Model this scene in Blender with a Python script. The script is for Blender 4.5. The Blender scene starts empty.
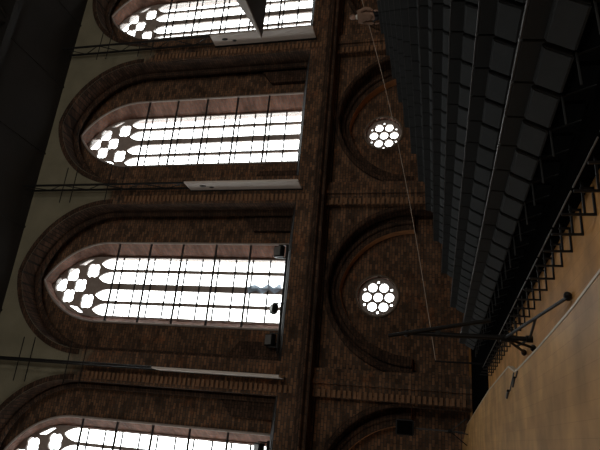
import bpy, bmesh, math, random
from mathutils import Vector, Matrix
random.seed(7)
S = bpy.context.scene
COL = S.collection
PI = math.pi

# ------------------------------------------------------------------ helpers
def node_mat(name):
    m = bpy.data.materials.new(name); m.use_nodes = True
    nt = m.node_tree
    return m, nt, nt.nodes['Principled BSDF']

def plain(name, rgb, rough=.6, metal=0., vary=.25, scale=6., spec=.3):
    """a plain surface with slight procedural mottling of its own colour"""
    m, nt, b = node_mat(name)
    N = nt.nodes.new; L = nt.links.new
    tc = N('ShaderNodeTexCoord'); no = N('ShaderNodeTexNoise'); mx = N('ShaderNodeMix'); mx.data_type = 'RGBA'
    no.inputs['Scale'].default_value = scale; no.inputs['Detail'].default_value = 3
    L(tc.outputs['Object'], no.inputs['Vector']); L(no.outputs['Fac'], mx.inputs['Factor'])
    mx.inputs['A'].default_value = (*[c*(1-vary) for c in rgb], 1)
    mx.inputs['B'].default_value = (*[min(1, c*(1+vary)) for c in rgb], 1)
    L(mx.outputs['Result'], b.inputs['Base Color'])
    b.inputs['Roughness'].default_value = rough; b.inputs['Metallic'].default_value = metal
    b.inputs['Specular IOR Level'].default_value = spec
    return m

def brick(name, c1, c2, mortar, plaster_above=None, plaster=(.1, .1, .07), spots=(.36, .13, .05)):
    m, nt, b = node_mat(name)
    N = nt.nodes.new; L = nt.links.new
    ge = N('ShaderNodeNewGeometry'); sp = N('ShaderNodeSeparateXYZ'); L(ge.outputs['Position'], sp.inputs[0])
    ad = N('ShaderNodeMath'); L(sp.outputs['X'], ad.inputs[0]); L(sp.outputs['Y'], ad.inputs[1])
    cb = N('ShaderNodeCombineXYZ'); L(ad.outputs[0], cb.inputs['X']); L(sp.outputs['Z'], cb.inputs['Y'])
    bt = N('ShaderNodeTexBrick'); L(cb.outputs[0], bt.inputs['Vector'])
    bt.inputs['Color1'].default_value = (*c1, 1); bt.inputs['Color2'].default_value = (*c2, 1)
    bt.inputs['Mortar'].default_value = (*mortar, 1); bt.inputs['Scale'].default_value = 1
    bt.inputs['Mortar Size'].default_value = .016; bt.inputs['Bias'].default_value = -.1
    bt.inputs['Brick Width'].default_value = .31; bt.inputs['Row Height'].default_value = .135
    no = N('ShaderNodeTexNoise'); no.inputs['Scale'].default_value = 1.1; no.inputs['Detail'].default_value = 6
    no.inputs['Roughness'].default_value = .7
    L(cb.outputs[0], no.inputs['Vector'])
    mr = N('ShaderNodeMapRange'); L(no.outputs['Fac'], mr.inputs['Value'])
    mr.inputs['From Min'].default_value = .3; mr.inputs['From Max'].default_value = .7
    mr.inputs['To Min'].default_value = .45; mr.inputs['To Max'].default_value = 1.5
    mu = N('ShaderNodeMix'); mu.data_type = 'RGBA'; mu.blend_type = 'MULTIPLY'; mu.inputs['Factor'].default_value = 1
    L(bt.outputs['Color'], mu.inputs['A']); L(mr.outputs[0], mu.inputs['B'])
    # scattered orange bricks
    n2 = N('ShaderNodeTexNoise'); n2.inputs['Scale'].default_value = .9; n2.inputs['Detail'].default_value = 8
    n2.inputs['Roughness'].default_value = .8
    mp = N('ShaderNodeVectorMath'); mp.operation = 'ADD'; mp.inputs[1].default_value = (31, 7, 3)
    L(cb.outputs[0], mp.inputs[0]); L(mp.outputs[0], n2.inputs['Vector'])
    m2 = N('ShaderNodeMapRange'); L(n2.outputs['Fac'], m2.inputs['Value'])
    m2.inputs['From Min'].default_value = .56; m2.inputs['From Max'].default_value = .72
    m2.inputs['To Min'].default_value = 0; m2.inputs['To Max'].default_value = .6
    ms = N('ShaderNodeMix'); ms.data_type = 'RGBA'; L(m2.outputs[0], ms.inputs['Factor'])
    L(mu.outputs['Result'], ms.inputs['A']); ms.inputs['B'].default_value = (*spots, 1)
    col = ms.outputs['Result']
    if plaster_above is not None:
        na = N('ShaderNodeMath'); na.operation = 'MULTIPLY_ADD'
        n3 = N('ShaderNodeTexNoise'); n3.inputs['Scale'].default_value = .8; n3.inputs['Detail'].default_value = 6
        L(cb.outputs[0], n3.inputs['Vector']); L(n3.outputs['Fac'], na.inputs[0])
        na.inputs[1].default_value = 3.0; L(sp.outputs['Z'], na.inputs[2])
        m3 = N('ShaderNodeMapRange'); L(na.outputs[0], m3.inputs['Value'])
        m3.inputs['From Min'].default_value = plaster_above + 1.3; m3.inputs['From Max'].default_value = plaster_above + 2.2
        mo = N('ShaderNodeMix'); mo.data_type = 'RGBA'; L(n3.outputs['Fac'], mo.inputs['Factor'])
        mo.inputs['A'].default_value = (*[c*.7 for c in plaster], 1); mo.inputs['B'].default_value = (*[c*1.3 for c in plaster], 1)
        m4 = N('ShaderNodeMix'); m4.data_type = 'RGBA'; L(m3.outputs[0], m4.inputs['Factor'])
        L(col, m4.inputs['A']); L(mo.outputs['Result'], m4.inputs['B']); col = m4.outputs['Result']
    L(col, b.inputs['Base Color']); b.inputs['Roughness'].default_value = .9; b.inputs['Specular IOR Level'].default_value = .2
    bp = N('ShaderNodeBump'); bp.inputs['Strength'].default_value = .5; bp.inputs['Distance'].default_value = .02
    L(bt.outputs['Fac'], bp.inputs['Height']); bp.invert = True; L(bp.outputs[0], b.inputs['Normal'])
    return m

def planks(name, c1, c2, gap, rough, w, l, spot=None):
    m, nt, b = node_mat(name)
    N = nt.nodes.new; L = nt.links.new
    ge = N('ShaderNodeNewGeometry'); sp = N('ShaderNodeSeparateXYZ'); L(ge.outputs['Position'], sp.inputs[0])
    cb = N('ShaderNodeCombineXYZ'); L(sp.outputs['Y'], cb.inputs['X']); L(sp.outputs['X'], cb.inputs['Y'])
    bt = N('ShaderNodeTexBrick'); L(cb.outputs[0], bt.inputs['Vector'])
    bt.inputs['Color1'].default_value = (*c1, 1); bt.inputs['Color2'].default_value = (*c2, 1)
    bt.inputs['Mortar'].default_value = (*gap, 1); bt.inputs['Scale'].default_value = 1
    bt.inputs['Mortar Size'].default_value = .003; bt.inputs['Brick Width'].default_value = l; bt.inputs['Row Height'].default_value = w
    no = N('ShaderNodeTexNoise'); no.inputs['Scale'].default_value = 1.7; no.inputs['Detail'].default_value = 7
    L(cb.outputs[0], no.inputs['Vector'])
    mr = N('ShaderNodeMapRange'); L(no.outputs['Fac'], mr.inputs['Value'])
    mr.inputs['From Min'].default_value = .3; mr.inputs['From Max'].default_value = .7
    mr.inputs['To Min'].default_value = .66; mr.inputs['To Max'].default_value = 1.3
    mu = N('ShaderNodeMix'); mu.data_type = 'RGBA'; mu.blend_type = 'MULTIPLY'; mu.inputs['Factor'].default_value = 1
    L(bt.outputs['Color'], mu.inputs['A']); L(mr.outputs[0], mu.inputs['B'])
    L(mu.outputs['Result'], b.inputs['Base Color']); b.inputs['Roughness'].default_value = rough
    b.inputs['Specular IOR Level'].default_value = .06
    return m

def link_mesh(name, bm, mats, parent=None, smooth=False):
    bmesh.ops.recalc_face_normals(bm, faces=bm.faces)
    me = bpy.data.meshes.new(name); bm.to_mesh(me); bm.free()
    for m in (mats if isinstance(mats, (list, tuple)) else [mats]): me.materials.append(m)
    if smooth:
        for p in me.polygons: p.use_smooth = True
    o = bpy.data.objects.new(name, me); COL.objects.link(o)
    if parent: o.parent = parent
    return o

def box(bm, x0, x1, y0, y1, z0, z1):
    v = [bm.verts.new(p) for p in ((x0,y0,z0),(x1,y0,z0),(x1,y1,z0),(x0,y1,z0),(x0,y0,z1),(x1,y0,z1),(x1,y1,z1),(x0,y1,z1))]
    for f in ((0,1,2,3),(4,5,6,7),(0,1,5,4),(1,2,6,5),(2,3,7,6),(3,0,4,7)): bm.faces.new([v[i] for i in f])
    return v

def prism(bm, poly, y0, y1):          # poly in (x,z), along y
    a = [bm.verts.new((x, y0, z)) for x, z in poly]; b = [bm.verts.new((x, y1, z)) for x, z in poly]
    n = len(poly); bm.faces.new(a); bm.faces.new(b[::-1])
    for i in range(n): bm.faces.new((a[i], a[(i+1) % n], b[(i+1) % n], b[i]))

def prism_x(bm, poly, x0, x1):        # poly in (y,z), along x
    a = [bm.verts.new((x0, y, z)) for y, z in poly]; b = [bm.verts.new((x1, y, z)) for y, z in poly]
    n = len(poly); bm.faces.new(a); bm.faces.new(b[::-1])
    for i in range(n): bm.faces.new((a[i], a[(i+1) % n], b[(i+1) % n], b[i]))

def prism_z(bm, poly, z0, z1):
    a = [bm.verts.new((x, y, z0)) for x, y in poly]; b = [bm.verts.new((x, y, z1)) for x, y in poly]
    n = len(poly); bm.faces.new(a); bm.faces.new(b[::-1])
    for i in range(n): bm.faces.new((a[i], a[(i+1) % n], b[(i+1) % n], b[i]))

def rod(bm, p, q, r, n=8, r2=None):
    p, q = Vector(p), Vector(q); d = q - p
    bmesh.ops.create_cone(bm, cap_ends=True, segments=n, radius1=r, radius2=r if r2 is None else r2, depth=d.length,
        matrix=Matrix.Translation((p+q)/2) @ d.to_track_quat('Z', 'Y').to_matrix().to_4x4())

def tube(bm, pts, r, n=6):
    for a, b in zip(pts, pts[1:]): rod(bm, a, b, r, n)

def ball(bm, c, r, sx=1, sy=1, sz=1, seg=12):
    bmesh.ops.create_uvsphere(bm, u_segments=seg, v_segments=max(6, seg*2//3), radius=r,
        matrix=Matrix.Translation(c) @ Matrix.Diagonal((sx, sy, sz, 1)))

def slab(name, outer, holes, y0, y1, mats, parent=None, bevel=0.):
    """flat plate in the XZ plane with real holes, from y0 to y1"""
    cu = bpy.data.curves.new('c', 'CURVE'); cu.dimensions = '2D'; cu.fill_mode = 'BOTH'; cu.extrude = (y1-y0)/2
    for poly in [outer] + holes:
        s = cu.splines.new('POLY'); s.points.add(len(poly)-1); s.use_cyclic_u = True
        for p, (x, z) in zip(s.points, poly): p.co = (x, z, 0, 1)
    co = bpy.data.objects.new('c', cu); COL.objects.link(co)
    dg = bpy.context.evaluated_depsgraph_get(); dg.update()
    me = bpy.data.meshes.new_from_object(co.evaluated_get(dg))
    bpy.data.objects.remove(co); bpy.data.curves.remove(cu)
    bm = bmesh.new(); bm.from_mesh(me); bpy.data.meshes.remove(me)
    yc = (y0+y1)/2
    for v in bm.verts: v.co = Vector((v.co.x, yc+v.co.z, v.co.y))
    bmesh.ops.remove_doubles(bm, verts=bm.verts, dist=1e-5)
    bmesh.ops.recalc_face_normals(bm, faces=bm.faces)
    for f in bm.faces:
        f.smooth = False
        f.material_index = 1 if (isinstance(mats, (list, tuple)) and len(mats) > 1 and abs(f.normal.y) < .5) else 0
    return link_mesh(name, bm, mats, parent)

def arch(cx, w, z0, zs, rise, n=14):
    """pointed (two-centred) arch outline: sides from z0 to zs, then arcs up to zs+rise"""
    R = (w*w + rise*rise)/(2*w)
    a1 = math.asin(min(1, rise/R))
    if R < w: a1 = PI - a1
    right = [(cx + w - R + R*math.cos(a1*i/n), zs + R*math.sin(a1*i/n)) for i in range(n+1)]
    left = [(2*cx - x, z) for x, z in right[:-1]][::-1]
    return [(cx-w, z0), (cx+w, z0)] + right + left

def arc_only(cx, w, zs, rise, n=14):
    R = (w*w + rise*rise)/(2*w); a1 = math.asin(min(1, rise/R))
    if R < w: a1 = PI - a1
    right = [(cx + w - R + R*math.cos(a1*i/n), zs + R*math.sin(a1*i/n)) for i in range(n+1)]
    return right + [(2*cx - x, z) for x, z in right[:-1]][::-1]

def circle(cx, cz, r, n=20, a0=0.):
    return [(cx + r*math.cos(a0+2*PI*i/n), cz + r*math.sin(a0+2*PI*i/n)) for i in range(n)]

def foil(cx, cz, r, a0=0., lobes=4, n=48, depth=.2):
    out = []
    for i in range(n):
        t = 2*PI*i/n
        phi = (t - a0 + PI/lobes) % (2*PI/lobes) - PI/lobes
        d, q = .46*r, .54*r
        k = d*math.cos(phi) + math.sqrt(max(q*q - (d*math.sin(phi))**2, .0)) if abs(phi) < 1 and q > abs(d*math.sin(phi)) else .5*r
        out.append((cx + k*math.cos(t), cz + k*math.sin(t)))
    return out

def tag(o, label, cat, group=None, kind=None):
    if label: o['label'] = label
    if cat: o['category'] = cat
    if group: o['group'] = group
    if kind: o['kind'] = kind
    return o

def struct(o, label=None, cat=None):
    o['kind'] = 'structure'
    if label: o['label'] = label
    if cat: o['category'] = cat
    return o

def empty(name, loc=(0, 0, 0), rz=0.):
    o = bpy.data.objects.new(name, None); o.empty_display_size = .2
    o.location = loc; o.rotation_euler = (0, 0, rz); COL.objects.link(o)
    return o

# ------------------------------------------------------------------ materials
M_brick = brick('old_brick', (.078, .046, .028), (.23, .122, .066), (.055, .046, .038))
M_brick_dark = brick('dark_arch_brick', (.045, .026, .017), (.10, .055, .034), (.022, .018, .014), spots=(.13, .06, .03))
M_upper = brick('brick_and_limewash', (.078, .046, .028), (.23, .122, .066), (.055, .046, .038), plaster_above=16.3, plaster=(.21, .195, .135))
M_tooth = plain('toothed_brick', (.21, .115, .062), .9, 0, .5, 2.5)
M_jamb = plain('dark_sill', (.022, .018, .015), .9, 0, .3, 2)  # sills coloured near-black to offset the strong sky light on them
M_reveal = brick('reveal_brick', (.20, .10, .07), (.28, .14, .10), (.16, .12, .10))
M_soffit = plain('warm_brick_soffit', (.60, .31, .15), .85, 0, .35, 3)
M_stone = plain('tracery_brick', (.36, .31, .28), .85, 0, .3, 5)  # lightened so the colour carries glare from the bright panes
M_rim = plain('rose_rim_brick', (.15, .115, .085), .85, 0, .35, 4)
M_glass_bar = plain('iron_bar', (.03, .025, .025), .6, .3)
M_stage = planks('stage_parquet', (.45, .255, .10), (.51, .30, .12), (.41, .23, .09), .45, .12, 1.1)
M_floor = planks('hall_floorboards', (.50, .255, .08), (.56, .29, .10), (.44, .22, .075), .55, .16, 1.6)
M_stage_edge = plain('stage_edge_strip', (.52, .44, .32), .5)
M_stage_side = plain('stage_side', (.10, .07, .045), .7)
M_white = plain('white_panel', (.62, .57, .53), .6, 0, .08, 2)
M_seat = plain('seat_upholstery', (.054, .060, .063), .8, 0, .15, 9, .12)
M_back = plain('seat_back_upholstery', (.038, .041, .042), .8, 0, .15, 9, .1)
M_trim = plain('seat_back_edge', (.055, .055, .055), .6, 0)
M_black = plain('black_paint', (.006, .006, .006), .5)
M_deck = plain('black_deck', (.004, .004, .004), .9, 0, .2, 6, 0)
M_alu = plain('worn_aluminium', (.20, .20, .195), .5, .3)
M_steel = plain('dark_steel', (.018, .017, .016), .5, .4)
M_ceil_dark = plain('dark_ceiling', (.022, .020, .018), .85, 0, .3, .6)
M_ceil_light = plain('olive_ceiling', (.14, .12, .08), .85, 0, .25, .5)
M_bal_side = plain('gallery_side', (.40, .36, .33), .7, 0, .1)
M_bal_dark = plain('gallery_underside', (.05, .045, .043), .8)  # unlit look of the underside put into the colour
M_skin = plain('skin', (.34, .21, .155), .55, 0, .08)
M_shirt = plain('beige_jacket', (.24, .15, .105), .8, 0, .12)
M_collar = plain('white_collar', (.75, .73, .68), .8, 0, .05)
M_hair = plain('brown_hair', (.16, .11, .085), .7, 0, .2, 30)
M_trousers = plain('dark_trousers', (.03, .03, .035), .8)
M_shell = plain('plain_wall', (.23, .17, .125), .9)
M_cord = plain('pale_cord', (.42, .33, .26), .7)
M_blue = plain('pale_blue_sheet', (.62, .70, .78), .4)
_nt = M_blue.node_tree; _t = _nt.nodes.new('ShaderNodeBsdfTranslucent'); _t.inputs[0].default_value = (.45, .52, .60, 1)
_m = _nt.nodes.new('ShaderNodeMixShader'); _m.inputs[0].default_value = .75
_nt.links.new(_nt.nodes['Principled BSDF'].outputs[0], _m.inputs[1]); _nt.links.new(_t.outputs[0], _m.inputs[2])
_nt.links.new(_m.outputs[0], _nt.nodes['Material Output'].inputs[0])

m_glass, nt, b = node_mat('church_glass')
nt.nodes.remove(b)
tr = nt.nodes.new('ShaderNodeBsdfTransparent'); tr.inputs[0].default_value = (.97, .98, .97, 1)
tl = nt.nodes.new('ShaderNodeBsdfTranslucent'); tl.inputs[0].default_value = (.85, .87, .85, 1)
wv = nt.nodes.new('ShaderNodeTexNoise'); wv.inputs['Scale'].default_value = 3
mrg = nt.nodes.new('ShaderNodeMapRange'); mrg.inputs['To Min'].default_value = .05; mrg.inputs['To Max'].default_value = .25
mxg = nt.nodes.new('ShaderNodeMixShader')
nt.links.new(wv.outputs['Fac'], mrg.inputs['Value']); nt.links.new(mrg.outputs[0], mxg.inputs[0])
nt.links.new(tr.outputs[0], mxg.inputs[1]); nt.links.new(tl.outputs[0], mxg.inputs[2])
nt.links.new(mxg.outputs[0], nt.nodes['Material Output'].inputs[0])

# ------------------------------------------------------------------ layout
PITCH = 8.866
CX = [-2.42, 6.45, 15.31, 24.18]                    # centres of the four bays in view
PIERS = [-6.85, 2.015, 10.88, 19.745, 28.61]
FLOOR, STAGE, CEIL = -1.45, -1.03, 21.3
XL, XR, YB = -14., 34., -9.
YF, YW, YG = 23.4, 25.0, 26.0                       # pier front, recess wall, glass

# ---- wall ------------------------------------------------------------------
ALLCX = [CX[0]-PITCH] + CX + [CX[3]+PITCH]
def rect(x0, x1, z0, z1): return [(x0, z0), (x1, z0), (x1, z1), (x0, z1)]
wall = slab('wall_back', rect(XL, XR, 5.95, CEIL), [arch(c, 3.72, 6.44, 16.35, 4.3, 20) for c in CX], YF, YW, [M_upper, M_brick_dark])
struct(wall, 'dark brick nave wall with tall pointed recesses and pale limewash above the arches', 'wall')
def wpart(o): o.parent = wall; o['kind'] = 'structure'; return o
wpart(slab('recess_wall', rect(XL, XR, 5.0, CEIL), [arch(c, 2.13, 7.05, 16.9, 3.62, 20) for c in CX], YW, YW+.12, [M_brick, M_reveal]))
wpart(slab('outer_wall', rect(XL, XR, 5.0, CEIL), [arch(c, 1.62, 7.25, 18.0, 2.85, 20) for c in CX], YG+.22, YG+.5, [M_brick, M_reveal]))
for c in CX:
    # splayed reveal from the recess wall to the glass
    a = arch(c, 2.13, 7.05, 16.9, 3.62, 20); g = arch(c, 1.62, 7.25, 18.0, 2.85, 20)
    bm = bmesh.new()
    A = [bm.verts.new((x, YW+.05, z)) for x, z in a]; B = [bm.verts.new((x, YG+.25, z)) for x, z in g]
    n = len(a)
    for i in range(n): bm.faces.new((A[i], A[(i+1) % n], B[(i+1) % n], B[i]))
    wpart(link_mesh('window_reveal', bm, M_reveal))
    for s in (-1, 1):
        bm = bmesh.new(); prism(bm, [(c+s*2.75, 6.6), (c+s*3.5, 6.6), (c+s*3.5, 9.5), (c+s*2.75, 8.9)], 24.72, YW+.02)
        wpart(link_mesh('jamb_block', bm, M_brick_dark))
    # thin roll moulding round the opening
    bm = bmesh.new()
    pts = [(x, YW-.03, z) for x, z in a[1:]] + [(a[0][0], YW-.03, a[0][1])]
    tube(bm, pts, .055, 8)
    wpart(link_mesh('roll_moulding', bm, M_stone))
    # archivolt of the outer order
    o1 = arc_only(c, 3.98, 16.35, 4.55, 20); i1 = arc_only(c, 3.74, 16.35, 4.31, 20)
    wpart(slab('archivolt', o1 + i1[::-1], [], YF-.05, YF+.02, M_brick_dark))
    # sloping sill of the recess
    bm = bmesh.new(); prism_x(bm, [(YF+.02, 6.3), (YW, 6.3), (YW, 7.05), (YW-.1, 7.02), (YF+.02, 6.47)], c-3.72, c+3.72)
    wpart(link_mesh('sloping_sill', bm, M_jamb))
    # second, slimmer order just inside the recess edge
    o2 = arch(c, 3.50, 6.3, 16.35, 4.12, 20)[1:]; i2 = arch(c, 3.28, 6.3, 16.35, 3.95, 20)[1:]
    ol = [(2*c-o2[0][0], 6.3)]; il = [(2*c-i2[0][0], 6.3)]
    # shaft runs up both sides and round the head
    bm = bmesh.new(); tube(bm, [(x, YW-.5, z) for x, z in arch(c, 3.62, 6.7, 16.35, 4.2, 20)[1:]] + [(c-3.62, YW-.5, 6.7)], .16, 8)
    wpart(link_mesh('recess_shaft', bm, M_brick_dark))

# lower zone: blind round arches with rose windows
def round_hole(c, w, z0, zs, rise): return arch(c, w, z0, zs, rise, 22)
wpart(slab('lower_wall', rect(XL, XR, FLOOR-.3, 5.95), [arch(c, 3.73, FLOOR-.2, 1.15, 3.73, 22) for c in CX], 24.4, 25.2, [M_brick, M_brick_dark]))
for c in CX:
    o1 = arc_only(c, 3.80, 1.15, 3.80, 24); i1 = arc_only(c, 3.0, .98, 3.45, 24)
    o1 = [(c+3.80, .98)] + o1 + [(c-3.80, .98)]
    wpart(slab('inner_arch_order', o1 + i1[::-1], [], 25.2, 25.75, [M_brick_dark, M_soffit]))
    bm = bmesh.new(); tube(bm, [(x, 24.36, z) for x, z in arc_only(c, 3.86, .9, 4.05, 24)], .12, 8)
    wpart(link_mesh('arch_roll_moulding', bm, M_brick_dark))
    bm = bmesh.new(); tube(bm, [(x, 25.12, z) for x, z in arc_only(c, 3.38, 1.0, 3.75, 24)], .11, 8)
    wpart(link_mesh('arch_roll_moulding', bm, M_brick_dark))
ROSE = [(c-.15, 2.66) for c in CX]
wpart(slab('rose_wall', rect(XL, XR, FLOOR-.3, 5.95), [circle(x, z, .95, 32) for x, z in ROSE[1:3]], 25.75, 26.3, [M_brick, M_reveal]))
# piers
for x in PIERS:
    bm = bmesh.new(); box(bm, x-.60, x+.60, 24.0, 24.5, FLOOR-.2, 5.1)
    box(bm, x-.05, x+.12, 23.88, 24.0, FLOOR-.2, 5.1)
    wpart(link_mesh('pier', bm, M_brick))
    bm = bmesh.new()                                  # toothed brick strip up the pier
    z = -1.2
    while z < 15.6:
        yf = YF if z > 5.7 else 24.0
        if z > 5.7 or z < 4.9: box(bm, x-.58, x-.28, yf-.07, yf, z, z+.12)
        z += .22
    wpart(link_mesh('toothed_strip', bm, M_tooth))
# cornice under the windows
bm = bmesh.new()
prism_x(bm, [(YF+.05, 5.62), (YF-.03, 5.62), (YF-.20, 5.42), (YF-.20, 5.32), (YF+.05, 5.2)], XL, XR)
box(bm, XL, XR, 24.22, 24.42, 5.0, 5.25)
c_ = struct(link_mesh('trim_1', bm, M_brick_dark), 'brick string course running along the wall below the tall windows', 'moulding')
bm = bmesh.new(); box(bm, XL, XR, YF-.05, 24.42, 5.62, 5.96)
wpart(link_mesh('cornice_band', bm, M_brick))
bm = bmesh.new(); box(bm, XL, XR, YF, 24.42, 5.1, 5.63)
wpart(link_mesh('cornice_back', bm, M_brick_dark))

# ---- the tall windows ---------------------------------------------------------
wlabels = ['tall pointed window cut off at the left end of the wall',
           'tall pointed window above the left rose window, floodlights on its sill',
           'tall pointed window between the two full white fin panels, right of the floodlit one',
           'tall pointed window behind the projecting gallery at the right end of the wall']
for i, c in enumerate(CX):
    w = empty('window_%d' % (i+1), (0, 0, 0)); struct(w, wlabels[i], 'window')
    holes = []
    W, cm, sm = 1.60, .165, .08
    lw = (W - cm - 2*sm)/2
    for s in (-1, 1):
        for j in (0, 1):
            x0 = cm + j*(lw + 2*sm); cc = c + s*(x0 + lw/2)
            holes.append(arch(cc, lw/2, 7.3, 17.2, .82, 8))
        holes.append(foil(c + s*.86, 18.40, .435, PI/4, 4, 64, .22))
        t = [(c + s*1.17, 18.95), (c + s*1.50, 18.48), (c + s*1.47, 18.78), (c+s*1.13, 19.46)]
        holes.append(t)
    for a in range(4):
        holes.append(foil(c + .60*math.cos(a*PI/2), 19.62 + .60*math.sin(a*PI/2), .412, PI/4, 4, 64, .20))
    slab('tracery', arch(c, 1.66, 7.25, 18.0, 2.89, 20), holes, YG, YG+.14, [M_stone, M_stone], w)
    slab('glazing', arch(c, 1.64, 7.26, 18.0, 2.87, 20), [], YG+.06, YG+.07, m_glass, w)
    bm = bmesh.new()
    for k in range(10): rod(bm, (c-1.6, YG-.02, 8.2+.935*k), (c+1.6, YG-.02, 8.2+.935*k), .046, 6)
    link_mesh('glazing_bars', bm, M_glass_bar, w)
    for k in range(5):
        bm = bmesh.new(); zz = 16.42-1.85*k
        rod(bm, (c-2.1, YW+.02, zz), (c+2.1, YW+.02, zz), .058, 8)
        link_mesh('tie_bar', bm, M_glass_bar, w)
rlabels = ['small round rose window in the blind arch at the far left edge', 'small round seven-light rose window in the arch left of the pier, under the floodlit window',
           'small round seven-light rose window in the arch beside the seating, right of the other one', 'small round rose window hidden low behind the raked seating']
for i, (x, z) in enumerate(ROSE):
    if i in (0, 3): continue
    w = empty('window_%d' % (i+4), (0, 0, 0)); struct(w, rlabels[i], 'window')
    holes = [circle(x, z, .222)]
    for a in range(6):
        t = PI/6 + a*PI/3 + 0
        t = PI/2 + a*PI/3
        holes.append(circle(x+.54*math.cos(t), z+.54*math.sin(t), .222))
        t2 = t + PI/6
        holes.append(circle(x+.74*math.cos(t2), z+.74*math.sin(t2), .075, 6, t2))
    slab('rose_tracery', circle(x, z, .97, 40), holes, 26.0, 26.15, [M_stone, M_stone], w)
    slab('glazing', circle(x, z, .95, 32), [], 26.06, 26.075, m_glass, w)
    bm = bmesh.new(); tube(bm, [(px, 25.72, pz) for px, pz in circle(x, z, 1.0, 40)+circle(x, z, 1.0, 40)[:1]], .05, 8)
    link_mesh('rim', bm, M_rim, w)

# ---- rest of the shell ---------------------------------------------------------
bm = bmesh.new(); box(bm, XL-.3, XR+.3, YB-.3, 26.6, FLOOR-.3, FLOOR)
struct(link_mesh('floor', bm, M_floor), 'worn warm wooden hall floor below the stage', 'floor')
bm = bmesh.new(); box(bm, XL-.3, XR+.3, 18.77, 26.6, CEIL, CEIL+.4)
for x in (-8.9, -4.4, 0, 4.4, 8.9, 13.3, 17.7, 22.2, 26.6): box(bm, x-.05, x+.05, 18.77, YF, CEIL-.06, CEIL)
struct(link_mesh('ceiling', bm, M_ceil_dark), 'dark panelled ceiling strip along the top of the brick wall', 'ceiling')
bm = bmesh.new(); box(bm, XL-.3, XR+.3, YB-.3, 18.8, CEIL+.9, CEIL+1.3)
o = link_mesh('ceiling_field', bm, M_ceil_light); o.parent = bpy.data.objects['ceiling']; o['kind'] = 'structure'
bm = bmesh.new(); box(bm, XL, XR, 18.35, 18.77, CEIL-.25, CEIL+.9)
struct(link_mesh('trim_2', bm, M_steel), 'black ceiling girder running parallel to the window wall', 'beam')
bm = bmesh.new()
for k in range(-3, 12):
    x0 = -4 + k*3.2
    rod(bm, (x0, 18.5, CEIL), (x0+2.2, 14.5, CEIL+.7), .09, 6); rod(bm, (x0+3.0, 18.5, CEIL), (x0+.8, 14.5, CEIL+.7), .09, 6)
struct(link_mesh('trim_3', bm, M_steel), 'black diagonal roof braces behind the ceiling girder', 'beam')
# end walls and the opposite wall, closed without openings
slab_open = []
struct(slab('wall_opposite', rect(XL-.3, XR+.3, FLOOR-.3, CEIL+1.3), slab_open, YB-.3, YB, M_shell))
bm = bmesh.new(); box(bm, XR, XR+.3, YB, 26.6, FLOOR-.3, CEIL+1.3)
struct(link_mesh('wall_right', bm, M_shell))
bm = bmesh.new()
box(bm, XL-.3, XL, YB, 26.6, FLOOR-.3, CEIL+1.3)
struct(link_mesh('wall_left', bm, M_shell))

# ---- stage ---------------------------------------------------------------------
edge = [(1.14, YB+.5), (1.12, 3.74), (1.06, 4.6), (1.00, 6.2), (.97, 7.94), (1.12, 8.6), (1.06, 11.78), (.65, 20.13), (.04, 23.8)]
poly = edge + [(XL+.1, 23.8), (XL+.1, YB+.5)]
st = empty('stage', (0, 0, 0)); tag(st, 'low wooden concert stage with pale parquet top in the lower right of the photo', 'stage')
bm = bmesh.new(); prism_z(bm, poly, STAGE-.06, STAGE)
link_mesh('stage_top', bm, M_stage, st)
bm = bmesh.new(); prism_z(bm, [(x-.08, y) for x, y in edge] + [(XL+.2, 23.75), (XL+.2, YB+.6)], FLOOR, STAGE-.06)
link_mesh('stage_side', bm, M_stage_side, st)
bm = bmesh.new()
for (xa, ya), (xb, yb) in list(zip(edge, edge[1:]))[:-1]:
    d = Vector((xb-xa, yb-ya)).normalized(); nx, ny = d.y, -d.x
    q = [(xa-nx*.01, ya-ny*.01), (xa+nx*.012, ya+ny*.012), (xb+nx*.012, yb+ny*.012), (xb-nx*.01, yb-ny*.01)]
    prism_z(bm, q, STAGE-.06, STAGE+.006)
link_mesh('edge_strip', bm, M_stage_edge, st)

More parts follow.
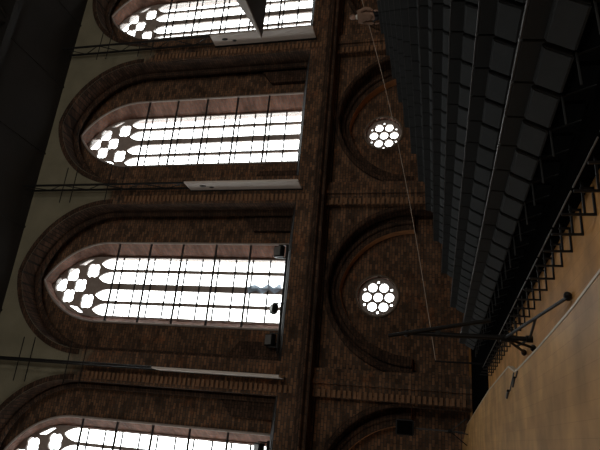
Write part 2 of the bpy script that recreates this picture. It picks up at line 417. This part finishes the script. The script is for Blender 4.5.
# ---- white fins and lattice masts -------------------------------------------------
fin_l = ['thin white fin panel on the pier left of the floodlit window, seen nearly edge-on',
         'white fin panel on the brick pier between the two full windows',
         'broad white fin panel at the right end of the wall, beside the projecting gallery']
mast_l = ['dark lattice mast rising to the ceiling above the left, nearly edge-on white fin',
          'dark lattice mast rising to the ceiling above the white fin between the two full windows',
          'dark lattice mast rising to the ceiling above the broad white fin at the right']
for i, x in enumerate(PIERS[1:4]):
    f = empty('fin_panel', (x, YF, 6.2)); tag(f, fin_l[i], 'wall panel', 'white fins on the piers')
    bm = bmesh.new(); box(bm, -.04, .04, -.98, -.13, 0, 5.75); link_mesh('panel', bm, M_white, f)
    bm = bmesh.new(); box(bm, -.06, .06, -.13, -.0, -.02, 5.8); link_mesh('mounting_rail', bm, M_steel, f)
    if i > 0:
        bm = bmesh.new(); ball(bm, (-.05, -.62, 5.0 if i == 2 else 4.9), .09, .4, 1, 2.0, 8); ball(bm, (-.05, -.45, 4.5), .08, .4, 1, 1.6, 8)
        link_mesh('cable_slot', bm, M_black, f)
    t = empty('lattice_mast', (x, YF, 12.0)); tag(t, mast_l[i], 'steel mast', 'lattice masts above the fins')
    H = CEIL-12.0-.07
    for y in (-.92, -.30):
        bm = bmesh.new(); rod(bm, (0, y, 0), (0, y, H), .06, 8); link_mesh('chord', bm, M_steel, t)
    bm = bmesh.new()
    n = 8
    for k in range(n):
        za, zb = H*k/n, H*(k+1)/n
        ya, yb = (-.92, -.30) if k % 2 == 0 else (-.30, -.92)
        rod(bm, (0, ya, za), (0, yb, zb), .025, 6)
    link_mesh('lacing', bm, M_steel, t)
    for zz in (3.35, 4.15, 6.15, 6.75):
        bm = bmesh.new(); rod(bm, (-1.0, -.95, zz), (1.0, -.95, zz), .025, 6); link_mesh('cross_rod', bm, M_steel, t)

# ---- gallery at the right ---------------------------------------------------------
g = empty('gallery', (19.2, 22.4, 8.9)); tag(g, 'projecting gallery wedge with pale side and dark underside at the upper edge of the photo', 'gallery')
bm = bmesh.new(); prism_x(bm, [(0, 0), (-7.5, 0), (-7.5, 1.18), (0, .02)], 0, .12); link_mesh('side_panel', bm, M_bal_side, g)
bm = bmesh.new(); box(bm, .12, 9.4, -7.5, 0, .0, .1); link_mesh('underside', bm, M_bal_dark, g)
bm = bmesh.new(); box(bm, 9.15, 9.4, 0, .96, -.3, .1); link_mesh('wall_bracket', bm, M_steel, g)

# ---- floodlights on the window sills -------------------------------------------------
def floodlight(x, y, z, label, s=1., tilt=.5):
    e = empty('floodlight', (x, y, z)); tag(e, label, 'floodlight', 'floodlights on the window sills')
    bm = bmesh.new(); box(bm, -.22*s, .22*s, -.12, .14, .14, .14+.42*s)
    bmesh.ops.bevel(bm, geom=bm.edges[:], offset=.03, segments=2, affect='EDGES')
    bmesh.ops.rotate(bm, verts=bm.verts, cent=(0, 0, .35), matrix=Matrix.Rotation(-tilt, 3, 'X')); link_mesh('housing', bm, M_black, e)
    bm = bmesh.new(); box(bm, -.28*s, -.24*s, -.04, .04, 0, .42); box(bm, .24*s, .28*s, -.04, .04, 0, .42); box(bm, -.28*s, .28*s, -.06, .06, 0, .04)
    link_mesh('bracket', bm, M_steel, e)
    bm = bmesh.new(); box(bm, -.18*s, .18*s, -.15, -.125, .20, .14+.36*s)
    bmesh.ops.rotate(bm, verts=bm.verts, cent=(0, 0, .35), matrix=Matrix.Rotation(-tilt, 3, 'X')); link_mesh('front_glass', bm, M_alu, e)
    return e
def sill_rail(c, label):
    bm = bmesh.new(); rod(bm, (c-3.3, 24.35, 6.92), (c+1.9, 24.35, 6.92), .06, 8)
    for x in (c-3.0, c-1, c+1.6): rod(bm, (x, 24.35, 6.75), (x, 24.35, 6.92), .04, 6)
    return tag(link_mesh('sill_rail', bm, M_steel), label, 'rail')
sill_rail(CX[1], 'dark rail along the sill of the tall window above the left rose window')
sill_rail(CX[0], 'dark rail along the sill of the tall window cut off at the left')
floodlight(CX[1]+1.55, 24.35, 6.94, 'black floodlight at the right end of the sill rail under the floodlit tall window', 1.25)
floodlight(CX[1]-1.25, 24.35, 6.94, 'black tilted floodlight in the middle of the three on the floodlit window sill', 1.0, .9)
floodlight(CX[1]-2.7, 24.35, 6.94, 'black floodlight at the left end of the sill rail under the floodlit tall window', 1.2)
floodlight(CX[0]+1.5, 24.35, 6.94, 'black floodlight on the sill of the tall window cut off at the left edge', 1.25, .8)

# pale crumpled sheet caught at the foot of the middle mullion
bm = bmesh.new()
pts = [(.30, 7.45), (.05, 7.8), (.25, 8.1), (.02, 8.45), (.20, 8.8), (.05, 9.2)]
prev = None
for k, (x, z) in enumerate(pts):
    a = bm.verts.new((CX[1]+x-.22, 25.93-.04*(k % 2), z)); b2 = bm.verts.new((CX[1]+x+.10, 25.88+.04*(k % 2), z+.08))
    if prev: bm.faces.new((prev[0], prev[1], b2, a))
    prev = (a, b2)
r_ = bmesh.ops.solidify(bm, geom=bm.faces[:], thickness=.02)
tag(link_mesh('plastic_sheet', bm, M_blue), 'pale blue crumpled plastic sheet at the foot of the middle mullion of the floodlit window', 'plastic sheet')

# ------------------------------------------------------------------ seating bank
ROT = .03
NROW = 12
PLAT = -1.30
YEND = 15.75
bank = empty('seating_platform', (0, 0, FLOOR), ROT)
tag(bank, 'black stepped platform carrying all the raked rows of seats', 'seating platform')
for k in range(NROW):
    bm = bmesh.new(); x0 = 2.59 + k; top = PLAT + .23*k - FLOOR
    x1 = x0 + 1.04 if k < NROW-1 else x0 + 3.2
    y0 = 1.2 if k < 4 else 1.2 + (k-3)*.9
    box(bm, x0, x1, y0, YEND+.75, 0.005 if k == 0 else top-.36, top)
    link_mesh('deck', bm, M_deck, bank)
bm = bmesh.new()
y = 1.3
while y < YEND+.6:
    box(bm, 2.583, 2.595, y, min(y+.92, YEND+.7), PLAT-FLOOR-.006, PLAT-FLOOR+.006); y += 1.0
link_mesh('nosing', bm, M_alu, bank)['label'] = 'worn aluminium nosing strip'
bm = bmesh.new(); prism(bm, [(3.7, 0.005), (14.6, 0.005), (14.6, 2.3), (3.7, .2)], YEND+.60, YEND+.72)
link_mesh('end_panel', bm, M_deck, bank)
for k in range(28):
    yy = 2.13 + k*.496
    if yy > YEND + .5: break
    bm = bmesh.new()
    for x, hh in ((2.25, .30), (2.52, .12)): box(bm, x-.011, x+.011, yy-.011, yy+.011, 0, hh)
    box(bm, 2.25, 2.59, yy-.011, yy+.011, .09, .112)
    box(bm, 2.24, 2.53, yy-.011, yy+.011, 0, .022)
    link_mesh('support_frame', bm, M_black, bank)

# seat prototype: local x away from the stage, y towards the wall, z up from its deck
def seat_mesh(kind):
    bm = bmesh.new()
    if kind == 'seat':
        prism(bm, [(0, .285), (.035, .265), (.20, .43), (.20, .49), (.135, .495), (.115, .485)], -.232, .232)
        bmesh.ops.bevel(bm, geom=bm.edges[:], offset=.012, segments=2, affect='EDGES'); mt = M_seat
    elif kind == 'backrest':
        prism(bm, [(.145, .36), (.20, .36), (.225, .64), (.215, .65), (.175, .645)], -.256, .256)
        bmesh.ops.bevel(bm, geom=bm.edges[:], offset=.008, segments=1, affect='EDGES'); mt = M_back
    elif kind == 'top_trim':
        box(bm, .176, .226, -.25, .25, .648, .662); mt = M_trim
    elif kind == 'pedestal':
        box(bm, .12, .18, -.03, .03, 0, .40); box(bm, .08, .22, -.06, .06, 0, .02); mt = M_deck
    elif kind == 'front_bar':
        rod(bm, (.02, -.263, .272), (-.27, -.263, .262), .010, 6); rod(bm, (.0, -.263, .27), (.10, -.263, 0), .010, 6); mt = M_back
    me_o = link_mesh(kind, bm, mt)
    return me_o
PROTO = {}
ORD = ['first', 'second', 'third', 'fourth', 'fifth', 'sixth', 'seventh', 'eighth', 'ninth', 'tenth', 'eleventh', 'twelfth', 'thirteenth',
       'fourteenth', 'fifteenth', 'sixteenth', 'seventeenth', 'eighteenth', 'nineteenth', 'twentieth', 'twenty-first', 'twenty-second',
       'twenty-third', 'twenty-fourth', 'twenty-fifth', 'twenty-sixth', 'twenty-seventh', 'twenty-eighth', 'twenty-ninth', 'thirtieth']
cR, sR = math.cos(ROT), math.sin(ROT)
def to_world(x, y): return (x*cR - y*sR, x*sR + y*cR)
for k in range(NROW):
    xl = 2.91 + k; z = PLAT + .23*k
    ymin = (xl+.2)/.975 - .35
    j = 0
    while True:
        yl = YEND - .27 - j*.526
        if yl < ymin or j >= len(ORD): break
        wx, wy = to_world(xl, yl)
        row = 'front row' if k == 0 else 'top row' if k == NROW-1 else ORD[k] + ' row up'
        e = empty('bank_seat', (wx, wy, z), ROT)
        tag(e, 'dark grey flip-up seat, %s from the wall end of the %s' % (ORD[j], row), 'seat', 'flip-up seats on the raked platform')
        for kind in ('seat', 'backrest', 'pedestal') + (('front_bar',) if k == 0 else ()):
            if kind not in PROTO: o = PROTO[kind] = seat_mesh(kind)
            else: o = PROTO[kind].copy(); COL.objects.link(o)
            o.parent = e
            if kind == 'backrest':
                if 'top_trim' not in PROTO: q = PROTO['top_trim'] = seat_mesh('top_trim')
                else: q = PROTO['top_trim'].copy(); COL.objects.link(q)
                q.parent = o
        j += 1

# ---- cord down the far end of the bank -------------------------------------------------
bm = bmesh.new()
p0, p1 = Vector((17.1, 17.2, 3.05)), Vector((2.25, 17.0, -.02))
pts = [p0.lerp(p1, t/20) - Vector((0, 0, .25*math.sin(PI*t/20))) for t in range(21)]
tube(bm, pts, .011, 6)
cord = tag(link_mesh('cord', bm, M_cord), 'thin pale cord slanting down past the far end of the seating', 'cord')
for p, lab in ((p1, 'dark slim post at the lower end of the pale cord'),):
    bm = bmesh.new(); rod(bm, (p.x, p.y, FLOOR), (p.x, p.y, p.z+.02), .025, 8); rod(bm, (p.x, p.y, FLOOR), (p.x, p.y, FLOOR+.02), .14, 12)
    tag(link_mesh('cord_post', bm, M_black), lab, 'post')

# ------------------------------------------------------------------ person at the top of the bank
def skinned(name, joints, edges, mat, parent, sub=2, root=0):
    me = bpy.data.meshes.new(name); me.from_pydata([j[0] for j in joints], edges, [])
    o = bpy.data.objects.new(name, me); COL.objects.link(o)
    o.modifiers.new('s', 'SKIN'); o.modifiers.new('d', 'SUBSURF').levels = sub
    for i, j in enumerate(joints):
        r = j[1]; me.skin_vertices[0].data[i].radius = r if isinstance(r, tuple) else (r, r)
        me.skin_vertices[0].data[i].use_root = (i == root)
    dg = bpy.context.evaluated_depsgraph_get(); dg.update()
    m2 = bpy.data.meshes.new_from_object(o.evaluated_get(dg))
    bpy.data.objects.remove(o)
    m2.name = name; m2.materials.clear(); m2.materials.append(mat)
    for p in m2.polygons: p.use_smooth = True
    r = bpy.data.objects.new(name, m2); COL.objects.link(r); r.parent = parent
    return r
pz = PLAT + .23*(NROW-1)
person = empty('person', (14.33, 16.0, pz), 0); person.scale = (1.07,)*3
person.rotation_euler = (0, 0, -PI/2 + .35)            # faces the stage
tag(person, 'person in a beige jacket with white collar standing behind the top row of seats', 'person')
# local: faces -y, x to its left... built 1.68 m tall
J = [((0, 0, .92), (.15, .11)), ((0, .01, 1.12), (.135, .10)), ((0, .01, 1.32), (.165, .11)), ((0, .02, 1.41), (.08, .07)), ((0, 0, 1.47), .05), ((0, -.01, 1.53), .06),
     ((.17, .01, 1.37), .06), ((.25, .03, 1.10), .045), ((.24, -.08, .88), .033), ((-.17, .01, 1.37), .06), ((-.25, .03, 1.10), .045), ((-.24, -.08, .88), .033),
     ((.09, 0, .86), .085), ((.10, -.01, .48), .06), ((.10, .03, .09), .042), ((.11, -.12, .035), .035),
     ((-.09, 0, .86), .085), ((-.10, -.01, .48), .06), ((-.10, .03, .09), .042), ((-.11, -.12, .035), .035)]
Ed = [(0,1),(1,2),(2,3),(3,4),(4,5),(2,6),(6,7),(7,8),(2,9),(9,10),(10,11),(0,12),(12,13),(13,14),(14,15),(0,16),(16,17),(17,18),(18,19)]
body = skinned('body', J, Ed, M_skin, person)
# head and hands joined into the body mesh
bm = bmesh.new(); bm.from_mesh(body.data)
ball(bm, (0, -.015, 1.575), .1, .78, .95, 1.15, 16)
ball(bm, (0, -.095, 1.515), .04, 1, .7, .8, 8)
bmesh.ops.create_cone(bm, cap_ends=True, segments=8, radius1=.018, radius2=.006, depth=.05, matrix=Matrix.Translation((0, -.115, 1.565)) @ Matrix.Rotation(.4, 4, 'X'))
for s in (-1, 1):
    ball(bm, (s*.08, .0, 1.57), .028, .35, .8, 1.2, 8)
    hx = s*.238
    ball(bm, (hx, -.115, .80), .045, .5, .9, 1.2, 10)
    for q in range(4):
        y = -.148 + q*.022; ln = (.062, .075, .078, .06)[q]
        rod(bm, (hx, y, .765), (hx-s*.006, y-.006, .765-ln*.55), .0095, 6, .0085); rod(bm, (hx-s*.006, y-.006, .765-ln*.55), (hx-s*.02, y-.006, .765-ln), .0085, 6, .007)
    rod(bm, (hx, -.15, .81), (hx-s*.012, -.185, .775), .011, 6, .008)
bm.to_mesh(body.data); bm.free()
for p in body.data.polygons: p.use_smooth = True
skinned('jacket', [((0, 0, .84), (.19, .14)), ((0, .01, 1.10), (.165, .125)), ((0, .01, 1.32), (.195, .135)), ((0, .015, 1.42), (.09, .08)),
        ((.185, .01, 1.36), .08), ((.27, .03, 1.10), .062), ((.255, -.07, .90), .052), ((-.185, .01, 1.36), .08), ((-.27, .03, 1.10), .062), ((-.255, -.07, .90), .052)],
        [(0,1),(1,2),(2,3),(2,4),(4,5),(5,6),(2,7),(7,8),(8,9)], M_shirt, person)
bm = bmesh.new(); bmesh.ops.create_cone(bm, cap_ends=True, segments=16, radius1=.088, radius2=.066, depth=.06, matrix=Matrix.Translation((0, .005, 1.455)))
link_mesh('collar', bm, M_collar, person, True)
skinned('trousers', [((0, 0, .93), (.165, .12)), ((.09, 0, .84), .098), ((.10, -.01, .48), .078), ((.10, .03, .08), .06), ((-.09, 0, .84), .098), ((-.10, -.01, .48), .078), ((-.10, .03, .08), .06)],
        [(0,1),(1,2),(2,3),(0,4),(4,5),(5,6)], M_trousers, person)
bm = bmesh.new(); ball(bm, (0, .012, 1.60), .1, .86, 1.0, 1.05, 16)
bmesh.ops.bisect_plane(bm, geom=bm.verts[:]+bm.edges[:]+bm.faces[:], plane_co=(0, -.05, 1.60), plane_no=(0, -.8, -.5), clear_outer=True)
link_mesh('hair', bm, M_hair, person, True)

# ------------------------------------------------------------------ tripod stand in front of the bank
def rod_part(name, p, q, r, mat, parent, r2=None):
    bm = bmesh.new(); rod(bm, p, q, r, 10, r2); return link_mesh(name, bm, mat, parent)
TX, TY = 1.475, 8.285
ts = empty('tripod_stand', (TX, TY, FLOOR)); tag(ts, 'tall black tripod stand with a slanting boom arm between the stage and the seating', 'stand')
def L3(x, y, z): return (x-TX, y-TY, z-FLOOR)
rod_part('pole', L3(TX, TY, -1.312), L3(TX+.01, TY, .432), .035, M_black, ts)
bm = bmesh.new(); rod(bm, L3(TX, TY, -1.03), L3(TX, TY, -.905), .055, 10); link_mesh('hub', bm, M_black, ts)
bm = bmesh.new(); rod(bm, L3(TX, TY, -1.33), L3(TX, TY, -1.24), .05, 10); link_mesh('brace_collar', bm, M_black, ts)
feet = [(1.62, 6.37), (1.43, 8.76), (1.50, 9.67)]
for fx, fy in feet:
    lg = rod_part('leg', L3(TX, TY, -.958), L3(fx, fy, FLOOR+.03), .021, M_black, ts)
    bm = bmesh.new(); ball(bm, L3(fx, fy, FLOOR+.045), .055, 1, 1, .8, 8); link_mesh('rubber_foot', bm, M_black, lg)
    m_ = Vector(L3(TX, TY, -.958)).lerp(Vector(L3(fx, fy, FLOOR+.03)), .55)
    rod_part('brace', L3(TX, TY, -1.29), m_, .018, M_black, ts)
bm = bmesh.new(); ball(bm, L3(TX, TY, .40), .055, 1, 1, 1, 10); link_mesh('clamp', bm, M_black, ts)
bm = bmesh.new(); rod(bm, L3(TX+.03, TY-.04, -.043), L3(TX+.03, TY+.1, -.043), .04, 8); link_mesh('clamp_knob', bm, M_black, ts)
rod_part('boom_arm', L3(TX-.05, TY-.02, .673), L3(TX+.235, TY-.05, -.777), .03, M_black, ts)

# ------------------------------------------------------------------ loudspeaker on its stand at the back left
BX, BY = .40, 19.8
ss = empty('speaker_stand', (BX, BY, STAGE)); tag(ss, 'slim grey speaker stand on the stage before the brick wall at the left', 'stand')
bm = bmesh.new(); rod(bm, (0, 0, .14), (0, 0, 1.70), .025, 8); link_mesh('pole', bm, M_trim, ss)
bm = bmesh.new(); rod(bm, (0, 0, .50), (0, 0, .62), .06, 8); link_mesh('collar', bm, M_black, ss)
for a in (.4, 2.5, 4.6):
    bm = bmesh.new(); rod(bm, (0, 0, .55), (.48*math.cos(a), .48*math.sin(a), .02), .018, 6); link_mesh('leg', bm, M_trim if a < 2 else M_black, ss)
sp_ = empty('loudspeaker', (BX, BY, STAGE+1.70)); tag(sp_, 'black box loudspeaker on top of the slim stand by the brick wall', 'loudspeaker')
bm = bmesh.new(); box(bm, -.25, .25, -.2, .2, 0, .60); bmesh.ops.bevel(bm, geom=bm.edges[:], offset=.03, segments=2, affect='EDGES')
link_mesh('cabinet', bm, M_black, sp_)
bm = bmesh.new(); box(bm, -.21, .21, -.215, -.19, .05, .55); link_mesh('grille', bm, M_deck, sp_)

bm = bmesh.new(); box(bm, .3, 9.5, 16.62, 23.97, FLOOR+.001, FLOOR+.012)  # black sheet added to darken this stretch of floor
tag(link_mesh('floor_shade_sheet', bm, M_deck), 'added black sheet darkening the floor between the seating end and the brick wall', 'shade sheet')
# cables with plugs lying on the stage near its edge
def cable(pts, label, pr):
    e = empty('microphone_cable', (pts[0][0], pts[0][1], STAGE)); tag(e, label, 'cable')
    P = [(x-pts[0][0], y-pts[0][1], .014) for x, y in pts]
    bm = bmesh.new(); tube(bm, P, .009, 6); link_mesh('wire', bm, M_black, e)
    d = (Vector(P[-1])-Vector(P[-2])).normalized()
    bm = bmesh.new(); rod(bm, Vector(P[-1])+Vector((0, 0, pr)), Vector(P[-1])+d*.22+Vector((0, 0, pr)), pr, 8, pr*.7); link_mesh('plug', bm, M_black, e)
cable([(.96, 7.97), (.90, 8.1), (.83, 8.3), (.77, 8.45)], 'longer black cable with a plug lying on the stage by the edge jog', .022)
cable([(.94, 7.62), (.91, 7.72), (.88, 7.78)], 'short black cable end lying on the stage right at its edge', .018)

# ------------------------------------------------------------------ light
w = bpy.data.worlds.new('overcast_sky'); S.world = w; w.use_nodes = True
nt = w.node_tree; bg = nt.nodes['Background']
tc = nt.nodes.new('ShaderNodeTexCoord'); sx = nt.nodes.new('ShaderNodeSeparateXYZ'); rp = nt.nodes.new('ShaderNodeMapRange')
rp.inputs['From Min'].default_value = -.05; rp.inputs['From Max'].default_value = .05; rp.inputs['To Min'].default_value = .9; rp.inputs['To Max'].default_value = 8
nt.links.new(tc.outputs['Generated'], sx.inputs[0]); nt.links.new(sx.outputs['Z'], rp.inputs['Value'])
nt.links.new(rp.outputs[0], bg.inputs['Strength']); bg.inputs['Color'].default_value = (.97, .985, 1, 1)

def area(name, loc, rot, sx_, sy_, energy, col=(1, 1, 1), portal=False):
    l = bpy.data.lights.new(name, 'AREA'); l.shape = 'RECTANGLE'; l.size = sx_; l.size_y = sy_; l.energy = energy; l.color = col
    if portal: l.cycles.is_portal = True
    o = bpy.data.objects.new(name, l); COL.objects.link(o); o.location = loc; o.rotation_euler = rot
    return o
for c in CX:
    area('window_portal', (c, YG+.52, 13.9), (-PI/2, 0, 0), 3.4, 13.6, 1, portal=True)
# added fill lamps just inside the closed opposite wall and left end wall
for c, pw in ((9, 820), (18, 680), (27, 260)):
    area('opposite_wall_fill', (c, YB+.05, 12), (PI/2, 0, 0), 3.3, 12.6, pw, (1, .94, .86))
area('end_wall_fill', (XL+.05, 18, 12), (0, -PI/2, 0), 13, 4, 430, (1, .95, .88))

# ------------------------------------------------------------------ camera (held on its side)
f_px, off = 550., 135.
p = math.atan(off/f_px); h = math.radians(21.06)
fwd = Vector((math.sin(h)*math.cos(p), math.cos(h)*math.cos(p), math.sin(p)))
right = Vector((math.cos(h), -math.sin(h), 0)); up = right.cross(fwd)
cam = bpy.data.cameras.new('camera'); cam.sensor_width = 36; cam.lens = 36*f_px/600; cam.clip_start = .05; cam.clip_end = 300
co = bpy.data.objects.new('camera', cam); COL.objects.link(co)
X, Y, Z = -up, right, -fwd
co.matrix_world = Matrix(((X.x, Y.x, Z.x, 0), (X.y, Y.y, Z.y, 0), (X.z, Y.z, Z.z, 0), (0, 0, 0, 1)))
S.camera = co
S.view_settings.view_transform = 'Standard'; S.view_settings.look = 'None'; S.view_settings.gamma = 1
S.view_settings.use_curve_mapping = False; S.view_settings.exposure = 0
